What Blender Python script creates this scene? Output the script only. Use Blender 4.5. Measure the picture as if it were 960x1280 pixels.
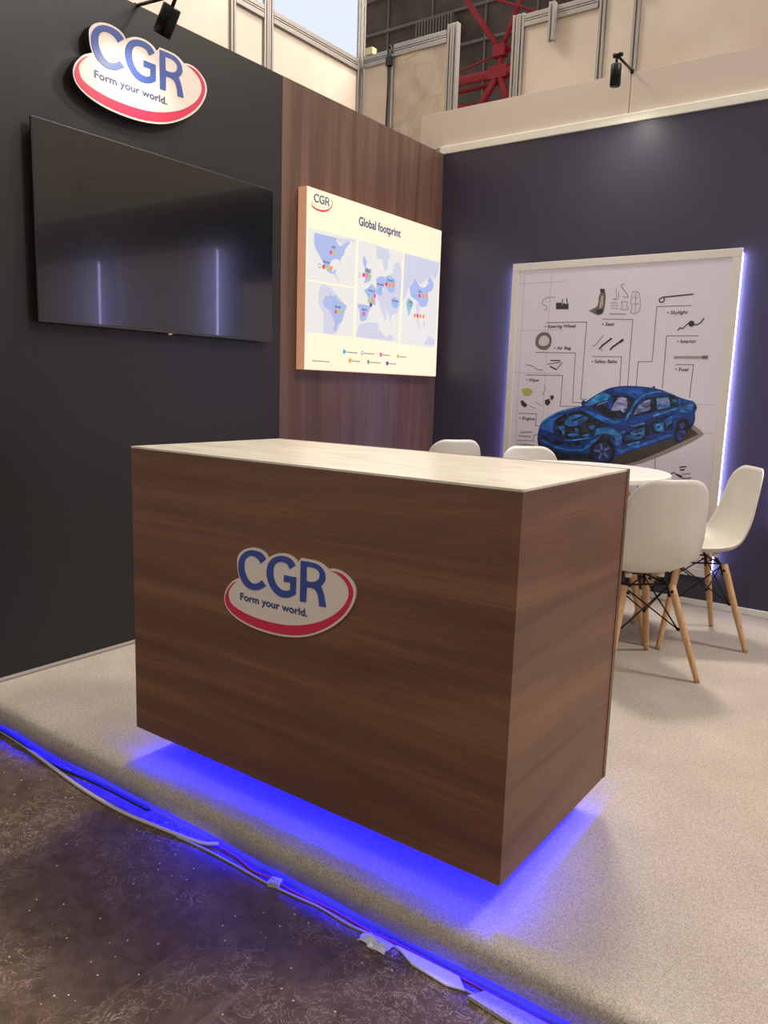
import bpy, bmesh, math, random
from mathutils import Vector, Matrix
from mathutils.geometry import tessellate_polygon
random.seed(7)
PI = math.pi
sc = bpy.context.scene
COL = sc.collection
for o in list(bpy.data.objects): bpy.data.objects.remove(o)

# ------------------------------------------------------------ camera, world, lights
cam = bpy.data.objects.new('camera', bpy.data.cameras.new('camera')); COL.objects.link(cam)
cam.matrix_world = Matrix((((0.808499,-0.118202,0.576504,0.663394),(0.587683,0.110658,-0.801488,-1.385105),(0.030942,0.986805,0.158932,1.142735),(0,0,0,1))))
cam.data.sensor_fit = 'VERTICAL'; cam.data.sensor_height = 36.0; cam.data.lens = 975.563/1280*36
cam.data.clip_start = 0.05; cam.data.clip_end = 200
sc.camera = cam
sc.view_settings.view_transform = 'Standard'; sc.view_settings.look = 'None'
sc.view_settings.gamma = 1.0; sc.view_settings.use_curve_mapping = False
sc.view_settings.exposure = 0.0
w = bpy.data.worlds.new('hall'); sc.world = w; w.use_nodes = True
w.node_tree.nodes['Background'].inputs[0].default_value = (1.0, .93, .87, 1)
w.node_tree.nodes['Background'].inputs[1].default_value = 0.50
sc.cycles.max_bounces = 6

def area(name, loc, target, size, power, color, sy=None, spread=None):
    l = bpy.data.lights.new(name, 'AREA'); l.energy = power; l.color = color; l.size = size
    if sy: l.shape = 'RECTANGLE'; l.size_y = sy
    if spread: l.spread = math.radians(spread)
    o = bpy.data.objects.new(name, l); COL.objects.link(o); o.location = loc
    o.rotation_euler = (Vector(target)-Vector(loc)).to_track_quat('-Z', 'Y').to_euler()
    return o
def spot(name, loc, target, power, color, angle, blend=.6, r=.03):
    l = bpy.data.lights.new(name, 'SPOT'); l.energy = power; l.color = color
    l.spot_size = math.radians(angle); l.spot_blend = blend; l.shadow_soft_size = r
    o = bpy.data.objects.new(name, l); COL.objects.link(o); o.location = loc
    o.rotation_euler = (Vector(target)-Vector(loc)).to_track_quat('-Z', 'Y').to_euler()
    return o
WARM = (1.0, .905, .78)
# high-bay lamps of the hall
area('hall_lamp', (-1.5, 3.3, 6.8), (-1.4, 3.1, 0), .7, 290, WARM)
area('hall_lamp', (0.6, 5.0, 6.8), (-.6, 1.4, 0), 2.2, 260, WARM)
area('hall_lamp', (-4.8, 1.2, 6.8), (-.6, 1.2, 0), 1.2, 150, WARM)
area('hall_lamp', (3.6, 3.0, 6.8), (0, 1.2, 0), 1.2, 300, (1.0, .90, .83))
area('hall_lamp', (1.5, -4.0, 7.5), (0, .5, 0), 2.0, 85, (1.0, .88, .78))

# ------------------------------------------------------------ helpers
def tag(o, label=None, cat=None, group=None, kind=None):
    if label: o['label'] = label
    if cat: o['category'] = cat
    if group: o['group'] = group
    if kind: o['kind'] = kind
    return o
def obj(name, bm, mats, parent=None, smooth=False, loc=None):
    me = bpy.data.meshes.new(name); bm.normal_update(); bm.to_mesh(me); bm.free()
    for m in (mats if isinstance(mats, (list, tuple)) else [mats]): me.materials.append(m)
    if smooth:
        for p in me.polygons: p.use_smooth = True
    o = bpy.data.objects.new(name, me); COL.objects.link(o)
    if parent: o.parent = parent
    if loc: o.location = loc
    return o
def empty(name, loc=(0, 0, 0), rz=0, label=None, cat=None, group=None, kind=None):
    o = bpy.data.objects.new(name, None); COL.objects.link(o); o.location = loc; o.rotation_euler = (0, 0, rz)
    o.empty_display_size = .1
    return tag(o, label, cat, group, kind)
def copy_tree(o, parent=None):
    c = o.copy(); COL.objects.link(c); c.parent = parent
    for ch in list(o.children): copy_tree(ch, c)
    return c
def box(bm, lo, hi, bev=0, mi=0):
    vs = [bm.verts.new((x, y, z)) for x in (lo[0], hi[0]) for y in (lo[1], hi[1]) for z in (lo[2], hi[2])]
    F = [bm.faces.new([vs[i] for i in f]) for f in ((0, 1, 3, 2), (4, 6, 7, 5), (0, 4, 5, 1), (2, 3, 7, 6), (0, 2, 6, 4), (1, 5, 7, 3))]
    for f in F: f.material_index = mi
    if bev:
        es = list({e for f in F for e in f.edges})
        bmesh.ops.bevel(bm, geom=es, offset=bev, segments=2, affect='EDGES', profile=.6)
def B(lo, hi, bev=0):
    bm = bmesh.new(); box(bm, lo, hi, bev); return bm
def tube(bm, pts, rad, n=8, mi=0, cap=True):
    pts = [Vector(p) for p in pts]
    rs = rad if isinstance(rad, (list, tuple)) else [rad]*len(pts)
    rings = []; ref = None
    for i, p in enumerate(pts):
        t = (pts[min(i+1, len(pts)-1)]-pts[max(i-1, 0)]).normalized()
        if ref is None: ref = t.orthogonal().normalized()
        ref = (ref-t*ref.dot(t)).normalized(); bn = t.cross(ref)
        rings.append([bm.verts.new(p+(ref*math.cos(2*PI*k/n)+bn*math.sin(2*PI*k/n))*rs[i]) for k in range(n)])
    for a, b in zip(rings, rings[1:]):
        for k in range(n):
            f = bm.faces.new((a[k], a[(k+1) % n], b[(k+1) % n], b[k])); f.smooth = True; f.material_index = mi
    if cap:
        bm.faces.new(rings[0][::-1]).material_index = mi; bm.faces.new(rings[-1]).material_index = mi
def T(pts, rad, n=8):
    bm = bmesh.new(); tube(bm, pts, rad, n); return bm
def catmull(pts, k=4, closed=True):
    n = len(pts); o = []
    for i in range(n if closed else n-1):
        P = [pts[(i+j) % n] if closed else pts[min(max(i+j, 0), n-1)] for j in (-1, 0, 1, 2)]
        # corners stay sharp
        for s in range(k):
            t = s/k
            o.append(tuple(.5*(2*P[1][c]+(P[2][c]-P[0][c])*t+(2*P[0][c]-5*P[1][c]+4*P[2][c]-P[3][c])*t*t+(3*P[1][c]-P[0][c]-3*P[2][c]+P[3][c])*t**3) for c in range(len(P[0]))))
    if not closed: o.append(tuple(pts[-1]))
    return o
def smooth_corner(pts, k=3, lim=52):
    """Catmull-Rom through gentle vertices, straight runs at sharp corners."""
    n = len(pts); sharp = []
    for i in range(n):
        a = Vector(pts[i])-Vector(pts[i-1]); b = Vector(pts[(i+1) % n])-Vector(pts[i])
        sharp.append(a.length < 1e-9 or b.length < 1e-9 or math.degrees(a.angle(b)) > lim)
    o = []
    for i in range(n):
        p0, p1, p2, p3 = (Vector(pts[(i+j) % n]) for j in (-1, 0, 1, 2))
        if sharp[i]: p0 = p1*2-p2
        if sharp[(i+1) % n]: p3 = p2*2-p1
        for s in range(k):
            t = s/k
            q = .5*(2*p1+(p2-p0)*t+(2*p0-5*p1+4*p2-p3)*t*t+(3*p1-p0-3*p2+p3)*t**3)
            o.append((q.x, q.y))
    return o
def poly(bm, fr, loops, d, mi=0, thick=0):
    """flat polygon (with holes) on frame fr=(origin,u,v,n) at height d along n; thick extrudes back."""
    O, U, V, N = fr
    L = [[Vector((a, b, 0)) for a, b in lp] for lp in loops]
    tris = tessellate_polygon(L)
    flat = [v for lp in L for v in lp]
    top = [bm.verts.new(O+U*v.x+V*v.y+N*d) for v in flat]
    for t in tris:
        a, b, c = (flat[i] for i in t)
        ar = (b-a).cross(c-a).z
        if abs(ar) < 1e-12: continue
        f = bm.faces.new([top[i] for i in (t if ar > 0 else t[::-1])]); f.material_index = mi
    if thick:
        k = 0
        for lp in L:
            m = len(lp); bot = [bm.verts.new(O+U*v.x+V*v.y+N*(d-thick)) for v in lp]
            for i in range(m):
                j = (i+1) % m
                f = bm.faces.new((top[k+i], top[k+j], bot[j], bot[i])); f.material_index = mi
            k += m
def text_loops(s):
    cu = bpy.data.curves.new('lettering', 'FONT'); cu.body = s; cu.size = 1; cu.resolution_u = 3
    o = bpy.data.objects.new('lettering', cu); COL.objects.link(o)
    me = bpy.data.meshes.new_from_object(o.evaluated_get(bpy.context.evaluated_depsgraph_get()))
    vs = [v.co.copy() for v in me.vertices]; fs = [list(p.vertices) for p in me.polygons]
    bpy.data.objects.remove(o); bpy.data.curves.remove(cu); bpy.data.meshes.remove(me)
    return vs, fs
_tc = {}
def text(bm, fr, s, p, width, cap, d, mi=0, ang=0, shear=0, bold=0):
    if s not in _tc: _tc[s] = text_loops(s)
    vs, fs = _tc[s]; O, U, V, N = fr
    x0 = min(v.x for v in vs); x1 = max(v.x for v in vs)
    if 'capH' not in _tc: _tc['capH'] = max(v.y for v in text_loops('H')[0])
    sx = width/(x1-x0); sy = cap/_tc['capH']; ca, sa = math.cos(ang), math.sin(ang)
    offs = [(0, 0)] if not bold else [(-bold, 0), (bold, 0), (0, bold), (0, -bold)]
    for k, (ox, oy) in enumerate(offs):
        nv = []
        for v in vs:
            a = (v.x-x0)*sx+v.y*sy*shear+ox; b = v.y*sy+oy
            nv.append(bm.verts.new(O+U*(p[0]+a*ca-b*sa)+V*(p[1]+a*sa+b*ca)+N*(d+k*2e-5)))
        for f in fs:
            try: bm.faces.new([nv[i] for i in f]).material_index = mi
            except ValueError: pass
def stroke(bm, fr, pts, wd, d, mi=0):
    O, U, V, N = fr; d -= 1e-5
    for a, b in zip(pts, pts[1:]):
        a = Vector((a[0], a[1])); b = Vector((b[0], b[1])); t = b-a
        if t.length < 1e-7: continue
        t.normalize(); n = Vector((-t.y, t.x))*wd/2; a = a-t*wd/2; b = b+t*wd/2
        q = [a-n, b-n, b+n, a+n]; d += 1.2e-5
        bm.faces.new([bm.verts.new(O+U*v.x+V*v.y+N*d) for v in q]).material_index = mi
def disc(u, v, ru, rv=None, n=20):
    rv = rv or ru
    return [(u+ru*math.cos(2*PI*k/n), v+rv*math.sin(2*PI*k/n)) for k in range(n)]

# ------------------------------------------------------------ materials
def s2l(c): return tuple(((x/255)/12.92 if x/255 <= .04045 else ((x/255+.055)/1.055)**2.4) for x in c)
def mat(name, col, rough=.5, metal=0, emit=0, spec=.5, srgb=True, coat=0, film=1):
    m = bpy.data.materials.new(name); m.use_nodes = True; b = m.node_tree.nodes['Principled BSDF']
    c = s2l(col) if srgb else col
    b.inputs['Base Color'].default_value = (*[x*film for x in c], 1); b.inputs['Roughness'].default_value = rough
    b.inputs['Metallic'].default_value = metal; b.inputs['Specular IOR Level'].default_value = spec
    b.inputs['Coat Weight'].default_value = coat
    if emit:
        b.inputs['Emission Color'].default_value = (*c, 1); b.inputs['Emission Strength'].default_value = emit
    return m
def nt(m):
    t = m.node_tree; return t, t.nodes, t.links, t.nodes['Principled BSDF']
def noise(N, Lk, vec, scale, detail=4, rough=.5, dist=0):
    n = N.new('ShaderNodeTexNoise'); n.inputs['Scale'].default_value = scale; n.inputs['Detail'].default_value = detail
    n.inputs['Roughness'].default_value = rough; n.inputs['Distortion'].default_value = dist
    if vec: Lk.new(vec, n.inputs['Vector'])
    return n
def ramp(N, Lk, fac, stops):
    r = N.new('ShaderNodeValToRGB'); e = r.color_ramp.elements
    while len(e) < len(stops): e.new(.5)
    for i, (p, c) in enumerate(stops): e[i].position = p; e[i].color = (*s2l(c), 1) if len(c) == 3 else c
    Lk.new(fac, r.inputs[0]); return r
def coords(N, Lk, scale, kind='Object'):
    tc = N.new('ShaderNodeTexCoord'); mp = N.new('ShaderNodeMapping'); mp.inputs['Scale'].default_value = scale
    Lk.new(tc.outputs[kind], mp.inputs[0]); return mp.outputs[0]
def mixc(N, Lk, a, b, fac, mode='MIX'):
    m = N.new('ShaderNodeMix'); m.data_type = 'RGBA'; m.blend_type = mode
    for s, k in ((a, 6), (b, 7), (fac, 0)):
        if isinstance(s, (int, float)): m.inputs[k].default_value = s
        elif isinstance(s, tuple): m.inputs[k].default_value = (*s2l(s), 1)
        else: Lk.new(s, m.inputs[k])
    return m.outputs[2]
def bump(N, Lk, b, h, strength, dist):
    bp = N.new('ShaderNodeBump'); bp.inputs['Strength'].default_value = strength; bp.inputs['Distance'].default_value = dist
    Lk.new(h, bp.inputs['Height']); Lk.new(bp.outputs[0], b.inputs['Normal'])
def wood(name, axis, lo, midc, hi, rough=.42, fine=170, band=9):
    m = mat(name, midc, rough); t, N, Lk, b = nt(m)
    f = [fine]*3; g = [band]*3
    for a in axis: f[a] = 2.2; g[a] = .55
    n1 = noise(N, Lk, coords(N, Lk, f), 1, 5, .65, .4); n2 = noise(N, Lk, coords(N, Lk, g), 1, 4, .55, 1.2)
    r1 = ramp(N, Lk, n2.outputs[0], [(.30, lo), (.50, midc), (.68, hi)])
    r2 = ramp(N, Lk, n1.outputs[0], [(.30, (176, 170, 168)), (.62, (255, 255, 255))])
    c = mixc(N, Lk, r1.outputs[0], r2.outputs[0], .55, 'MULTIPLY')
    Lk.new(c, b.inputs['Base Color']); bump(N, Lk, b, n1.outputs[0], .12, .0006); return m
M = {}
M['counter_wood'] = wood('walnut_laminate_horizontal', (0, 1), (98, 66, 50), (118, 80, 58), (138, 98, 68), .45, 260, 8)
M['wall_wood'] = wood('walnut_laminate_vertical', (2,), (84, 60, 50), (98, 73, 62), (114, 86, 72), .38, 200, 8)
M['leg_wood'] = wood('beech', (2,), (196, 150, 104), (212, 168, 122), (224, 184, 140), .5, 300, 30)
M['black_wall'] = mat('black_laminate', (40, 38, 38), .38, spec=.35)
M['navy_wall'] = mat('navy_laminate', (66, 62, 78), .40, spec=.35)
M['board_grey'] = mat('grey_painted_board', (128, 122, 132), .6)
M['strip_grey'] = mat('grey_floor_strip', (150, 140, 132), .6)
M['white'] = mat('white_paint', (226, 220, 210), .5)
M['cream_board'] = mat('cream_board', (214, 200, 186), .6)
M['shell'] = mat('white_plastic', (216, 210, 198), .32)
M['table_white'] = mat('white_table_laminate', (228, 226, 218), .3)
M['black_metal'] = mat('black_metal', (24, 23, 23), .4, .6)
M['black_plastic'] = mat('black_plastic', (20, 20, 21), .45)
M['chrome'] = mat('brushed_metal', (170, 160, 140), .3, 1)
M['alu'] = mat('aluminium', (164, 158, 152), .42, .35)
M['trim_white'] = mat('bright_white_trim', (244, 242, 226), .5)
M['alu_dark'] = mat('aluminium_groove', (112, 108, 106), .5, .6)
M['frame_white'] = mat('white_powder_coat', (222, 216, 210), .4)
M['red_steel'] = mat('red_steel', (168, 36, 48), .5)
M['screen'] = mat('tv_glass', (12, 12, 13), .16, spec=1.0, coat=.35)
M['yellow_wood'] = mat('pale_wood', (214, 196, 150), .6)
M['purple_edge'] = mat('lamp_lens', (255, 244, 225), .5, emit=9)

def carpet():
    m = mat('grey_carpet', (172, 160, 148), .95, spec=.1); t, N, Lk, b = nt(m); v = coords(N, Lk, (1, 1, 1))
    n1 = noise(N, Lk, v, 260, 3, .75); n2 = noise(N, Lk, v, 90, 5, .7); n3 = noise(N, Lk, v, 2.2, 3, .6)
    r1 = ramp(N, Lk, n1.outputs[0], [(.36, (118, 109, 100)), (.60, (206, 196, 184))])
    r2 = ramp(N, Lk, n2.outputs[0], [(.3, (150, 141, 131)), (.7, (198, 188, 175))])
    c = mixc(N, Lk, r1.outputs[0], r2.outputs[0], .5)
    r3 = ramp(N, Lk, n3.outputs[0], [(.35, (232, 230, 228)), (.65, (255, 255, 255))])
    c = mixc(N, Lk, c, r3.outputs[0], .8, 'MULTIPLY')
    Lk.new(c, b.inputs['Base Color']); bump(N, Lk, b, n1.outputs[0], .6, .003); return m
M['carpet'] = carpet()
def concrete():
    m = mat('worn_brown_concrete', (96, 80, 72), .7, spec=.15); t, N, Lk, b = nt(m); v = coords(N, Lk, (1, 1, 1))
    n1 = noise(N, Lk, v, 3.0, 8, .62, .3); n2 = noise(N, Lk, v, 26, 6, .6, .4)
    base = ramp(N, Lk, n1.outputs[0], [(.30, (92, 75, 65)), (.55, (106, 88, 77)), (.78, (126, 108, 94))]).outputs[0]
    base = mixc(N, Lk, base, ramp(N, Lk, n2.outputs[0], [(.35, (176, 170, 166)), (.65, (255, 255, 255))]).outputs[0], .7, 'MULTIPLY')
    # curled residue outlines, in patches
    ns = noise(N, Lk, v, 16, 5, .62, 2.6)
    ln = ramp(N, Lk, ns.outputs[0], [(.485, (0, 0, 0)), (.497, (255, 255, 255)), (.503, (255, 255, 255)), (.515, (0, 0, 0))]).outputs[0]
    pm = ramp(N, Lk, noise(N, Lk, v, 2.6, 3, .5).outputs[0], [(.44, (0, 0, 0)), (.56, (230, 230, 230))]).outputs[0]
    ml = mixc(N, Lk, ln, pm, 1.0, 'MULTIPLY')
    base = mixc(N, Lk, base, (188, 170, 148), ml)
    # pale glue patches and small white specks
    pt = ramp(N, Lk, noise(N, Lk, v, 12, 6, .6, 1.2).outputs[0], [(.68, (0, 0, 0)), (.71, (150, 150, 150))]).outputs[0]
    base = mixc(N, Lk, base, (168, 152, 134), pt)
    vo = N.new('ShaderNodeTexVoronoi'); vo.inputs['Scale'].default_value = 46; Lk.new(v, vo.inputs['Vector'])
    vr = N.new('ShaderNodeMath'); vr.operation = 'LESS_THAN'; vr.inputs[1].default_value = .11; Lk.new(vo.outputs['Distance'], vr.inputs[0])
    wn = N.new('ShaderNodeSeparateColor'); Lk.new(vo.outputs['Color'], wn.inputs[0])
    g = N.new('ShaderNodeMath'); g.operation = 'GREATER_THAN'; g.inputs[1].default_value = .72; Lk.new(wn.outputs[0], g.inputs[0])
    mu = N.new('ShaderNodeMath'); mu.operation = 'MULTIPLY'; Lk.new(vr.outputs[0], mu.inputs[0]); Lk.new(g.outputs[0], mu.inputs[1])
    base = mixc(N, Lk, base, (214, 200, 184), mu.outputs[0])
    # long scratches
    sn = noise(N, Lk, coords(N, Lk, (30, 1.2, 1)), 1, 2, .5, .6)
    sr = ramp(N, Lk, sn.outputs[0], [(.69, (0, 0, 0)), (.72, (110, 110, 110))]).outputs[0]
    base = mixc(N, Lk, base, (160, 144, 128), sr)
    Lk.new(base, b.inputs['Base Color'])
    rr = ramp(N, Lk, n1.outputs[0], [(.3, (175, 175, 175)), (.7, (215, 215, 215))]); Lk.new(rr.outputs[0], b.inputs['Roughness'])
    bump(N, Lk, b, n2.outputs[0], .25, .003); return m
M['concrete'] = concrete()
def marble():
    m = mat('cream_stone_laminate', (226, 216, 196), .28); t, N, Lk, b = nt(m)
    n = noise(N, Lk, coords(N, Lk, (2.0, 7.5, 1)), 1.6, 7, .62, 1.4)
    c = ramp(N, Lk, n.outputs[0], [(.30, (186, 178, 160)), (.48, (214, 206, 188)), (.66, (228, 221, 204))]).outputs[0]
    Lk.new(c, b.inputs['Base Color']); return m
M['marble'] = marble()
def stained(name, c1, c2, scale, rough=.6):
    m = mat(name, c1, rough); t, N, Lk, b = nt(m)
    n = noise(N, Lk, coords(N, Lk, (1, 1, 1)), scale, 6, .6, .5)
    Lk.new(ramp(N, Lk, n.outputs[0], [(.35, c2), (.6, c1)]).outputs[0], b.inputs['Base Color']); return m
M['panel'] = stained('beige_panel', (214, 200, 184), (204, 188, 170), 2.2)
M['panel_dirty'] = stained('beige_panel_with_tape_marks', (206, 190, 170), (184, 166, 146), 9)
M['cladding'] = stained('dark_cladding', (92, 76, 68), (66, 54, 50), 1.1)
M['purlin'] = mat('grey_purlin', (122, 112, 106), .6)
M['ribbed'] = mat('grey_ribbed_sheet', (108, 100, 96), .5)

# blue LED light: saturated blue diode
BLUE = (0.0, .0, 1.0)
def emitter(name, col, strength):
    m = bpy.data.materials.new(name); m.use_nodes = True; N = m.node_tree.nodes; Lk = m.node_tree.links
    N.remove(N['Principled BSDF']); e = N.new('ShaderNodeEmission')
    e.inputs[0].default_value = (*col, 1); e.inputs[1].default_value = strength
    Lk.new(e.outputs[0], N['Material Output'].inputs[0]); return m
M['blue_led'] = emitter('blue_led', BLUE, 190)
M['side_led'] = emitter('cool_violet_led', (.46, .46, 1.0), 38)
M['edge_led'] = emitter('blue_edge_led', BLUE, 260)
M['sky_panel'] = emitter('backlit_panel', (.80, .88, 1.0), 1.0)

# ------------------------------------------------------------ outline tables (mm on their own panels)
LOGO={'plate': [(-1696,465),(-1684,676),(-1556,843),(-1352,956),(-1102,1011),(-855,994),(-671,922),(-591,827),(-477,898),(-311,977),(-76,1022),(128,1009),(302,948),(401,868),(501,992),(669,997),(947,998),(1139,964),(1276,902),(1353,859),(1491,894),(1703,887),(1914,810),(2083,689),(2180,532),(2186,346),(2116,144),(1982,-71),(1789,-292),(1529,-505),(1207,-704),(821,-888),(424,-1011),(-45,-1090),(-466,-1118),(-899,-1109),(-1279,-1072),(-1634,-994),(-1930,-873),(-2117,-718),(-2183,-540),(-2163,-369),(-2063,-184),(-1865,16),(-1618,148),(-1670,283)],'crescent': [(-1721,36),(-1865,-45),(-2030,-216),(-2116,-384),(-2143,-542),(-2063,-708),(-1864,-850),(-1569,-952),(-1215,-1021),(-837,-1054),(-406,-1059),(14,-1028),(423,-957),(820,-835),(1179,-662),(1484,-463),(1746,-250),(1940,-37),(2063,176),(2124,376),(2103,539),(1995,686),(1836,797),(1651,845),(1450,841),(1600,807),(1770,731),(1904,628),(1981,496),(1991,330),(1908,146),(1756,-44),(1521,-236),(1228,-416),(871,-569),(475,-691),(40,-773),(-409,-807),(-902,-807),(-1344,-765),(-1700,-685),(-1930,-578),(-2010,-412),(-1997,-267),(-1878,-104)],'C': [(-657,799),(-793,913),(-1008,953),(-1258,924),(-1479,809),(-1619,616),(-1644,404),(-1592,203),(-1463,25),(-1284,-68),(-1095,-85),(-877,-32),(-650,100),(-799,224),(-940,126),(-1127,84),(-1285,163),(-1400,328),(-1433,507),(-1383,676),(-1238,781),(-1069,794),(-926,739),(-839,648)],'G': [(334,792),(217,905),(13,961),(-222,938),(-429,848),(-577,690),(-636,478),(-603,280),(-492,96),(-328,-32),(-148,-89),(58,-73),(232,-5),(358,80),(362,495),(-38,489),(-48,318),(169,329),(171,157),(55,105),(-121,104),(-271,181),(-374,320),(-412,493),(-378,655),(-278,760),(-102,806),(57,778),(151,670)],'R': [(502,936),(838,946),(1058,922),(1213,828),(1282,690),(1269,560),(1153,416),(1238,255),(1323,-69),(1110,-84),(1077,139),(991,283),(851,323),(706,310),(691,-68),(493,-80)],'Rhole': [(690,819),(868,827),(1017,804),(1107,725),(1093,602),(986,507),(848,470),(697,465)]}
MAP=[('sea',0,[(1700,1920),(2092,1929),(2085,1674),(1694,1669)]),('sea',0,[(1691,1661),(2085,1666),(2083,1407),(1689,1405)]),('sea',0,[(2110,1928),(2539,1925),(2518,1401),(2107,1405)]),('sea',0,[(2553,1924),(2950,1929),(2932,1395),(2545,1399)]),('pale',1,[(1918,1906),(2090,1922),(2070,1907),(2037,1913),(1997,1887),(1970,1875),(1954,1889),(1930,1895)]),('pale',1,[(1800,1652),(1830,1658),(1888,1645),(1927,1621),(2021,1567),(1980,1479),(1934,1421),(1927,1410),(1830,1410),(1827,1510),(1792,1549),(1787,1596)]),('pale',1,[(1893,1723),(1924,1724),(1948,1701),(1953,1682),(1937,1699),(1909,1715)]),('land',1,[(1747,1904),(1922,1906),(1922,1889),(1954,1870),(1989,1885),(2029,1908),(2037,1898),(1998,1862),(1987,1832),(1961,1804),(1967,1773),(1949,1797),(1906,1796),(1880,1778),(1873,1753),(1893,1727),(1916,1745),(1925,1744),(1920,1726),(1893,1720),(1855,1727),(1823,1761),(1804,1781),(1763,1822),(1746,1851)]),('land',1,[(1825,1572),(1843,1602),(1874,1601),(1877,1620),(1897,1608),(1935,1617),(1944,1594),(2021,1567),(2002,1530),(1980,1479),(1952,1469),(1934,1421),(1910,1434),(1925,1465),(1900,1502),(1876,1533),(1833,1544)]),('pale',1,[(2276,1924),(2395,1914),(2414,1878),(2389,1860),(2391,1822),(2359,1793),(2334,1857),(2288,1851),(2274,1882)]),('pale',1,[(2360,1759),(2445,1794),(2451,1844),(2503,1871),(2530,1796),(2526,1644),(2503,1571),(2441,1556),(2435,1500),(2414,1558),(2351,1607),(2308,1622),(2298,1650),(2348,1665)]),('pale',1,[(2333,1625),(2378,1585),(2398,1542),(2365,1509),(2368,1539),(2336,1576),(2313,1603)]),('pale',1,[(2150,1482),(2239,1499),(2314,1500),(2316,1466),(2395,1427),(2438,1445),(2466,1432),(2458,1411),(2109,1410),(2127,1461)]),('pale',1,[(2119,1757),(2134,1763),(2139,1736),(2116,1724)]),('land',1,[(2158,1846),(2178,1849),(2175,1834),(2191,1827),(2185,1794),(2214,1774),(2231,1752),(2224,1723),(2165,1702),(2179,1727),(2170,1759),(2177,1783),(2156,1813)]),('land',1,[(2170,1669),(2202,1682),(2241,1711),(2280,1687),(2285,1658),(2273,1647),(2284,1600),(2263,1598),(2209,1602),(2212,1636),(2191,1653)]),('land',1,[(2281,1744),(2318,1761),(2360,1764),(2366,1726),(2342,1694),(2348,1665),(2315,1652),(2280,1667),(2287,1707)]),('land',1,[(2365,1760),(2402,1777),(2465,1762),(2468,1708),(2443,1683),(2407,1686),(2375,1717)]),('land',1,[(2118,1588),(2186,1590),(2239,1586),(2216,1550),(2197,1510),(2158,1497),(2141,1510),(2135,1557),(2119,1570)]),('land',1,[(2432,1640),(2462,1663),(2498,1656),(2514,1618),(2483,1597),(2443,1606)]),('pale',1,[(2557,1923),(2939,1921),(2929,1863),(2891,1808),(2860,1834),(2842,1827),(2736,1765),(2680,1794),(2614,1737),(2567,1656),(2549,1673)]),('pale',1,[(2698,1660),(2736,1634),(2733,1546),(2764,1495),(2726,1521),(2703,1592)]),('pale',1,[(2779,1536),(2801,1552),(2799,1517),(2781,1511)]),('pale',1,[(2793,1408),(2850,1466),(2918,1446),(2921,1413)]),('land',1,[(2618,1737),(2680,1794),(2737,1751),(2791,1757),(2826,1786),(2811,1799),(2842,1827),(2887,1788),(2867,1746),(2821,1726),(2829,1683),(2809,1642),(2745,1635),(2707,1665),(2643,1683),(2624,1709)]),('teal',1,[(2590,1634),(2609,1674),(2645,1661),(2668,1642),(2639,1606),(2620,1561),(2605,1603)])]
DOTS=[('pink',1878,1827),('lime',1907,1829),('ring',1790,1747),('red',1822,1746),('lime',1853,1746),('orange',1883,1746),('pink',1927,1529),('lime',1958,1531),('red',2163,1748),('salmon',2193,1749),('lime',2223,1749),('red',2379,1725),('orange',2414,1726),('orange',2447,1727),('sky',2317,1688),('sky',2211,1648),('pink',2271,1647),('lime',2217,1617),('orange',2250,1618),('navy',2236,1594),('pink',2172,1539),('sky',2473,1619),('sky',2669,1690),('red',2727,1697),('orange',2768,1699),('orange',2809,1704),('teal2',2633,1632),('salmon',2684,1576),('red',2715,1577),('orange',2747,1578),('orange',2781,1579),('cyan',2007,1323),('ring',2167,1325),('pink',2346,1324),('lime',2518,1323),('orange',2060,1277),('green',2227,1277),('navy',2412,1277)]
MTEXT=[('USA',(1883,1850),(1912,1853)),('Mexico',(1816,1767),(1870,1770)),('Brazil',(1920,1550),(1965,1552)),('United',(2177,1778),(2226,1780)),('Kingdom',(2178,1768),(2230,1770)),('Poland',(2387,1745),(2446,1748)),('Germany',(2287,1712),(2356,1715)),('France',(2210,1667),(2264,1668)),('Spain',(2155,1559),(2197,1560)),('Romania',(2441,1636),(2508,1636)),('China',(2712,1718),(2748,1719)),('India',(2611,1645),(2653,1647))]
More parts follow.
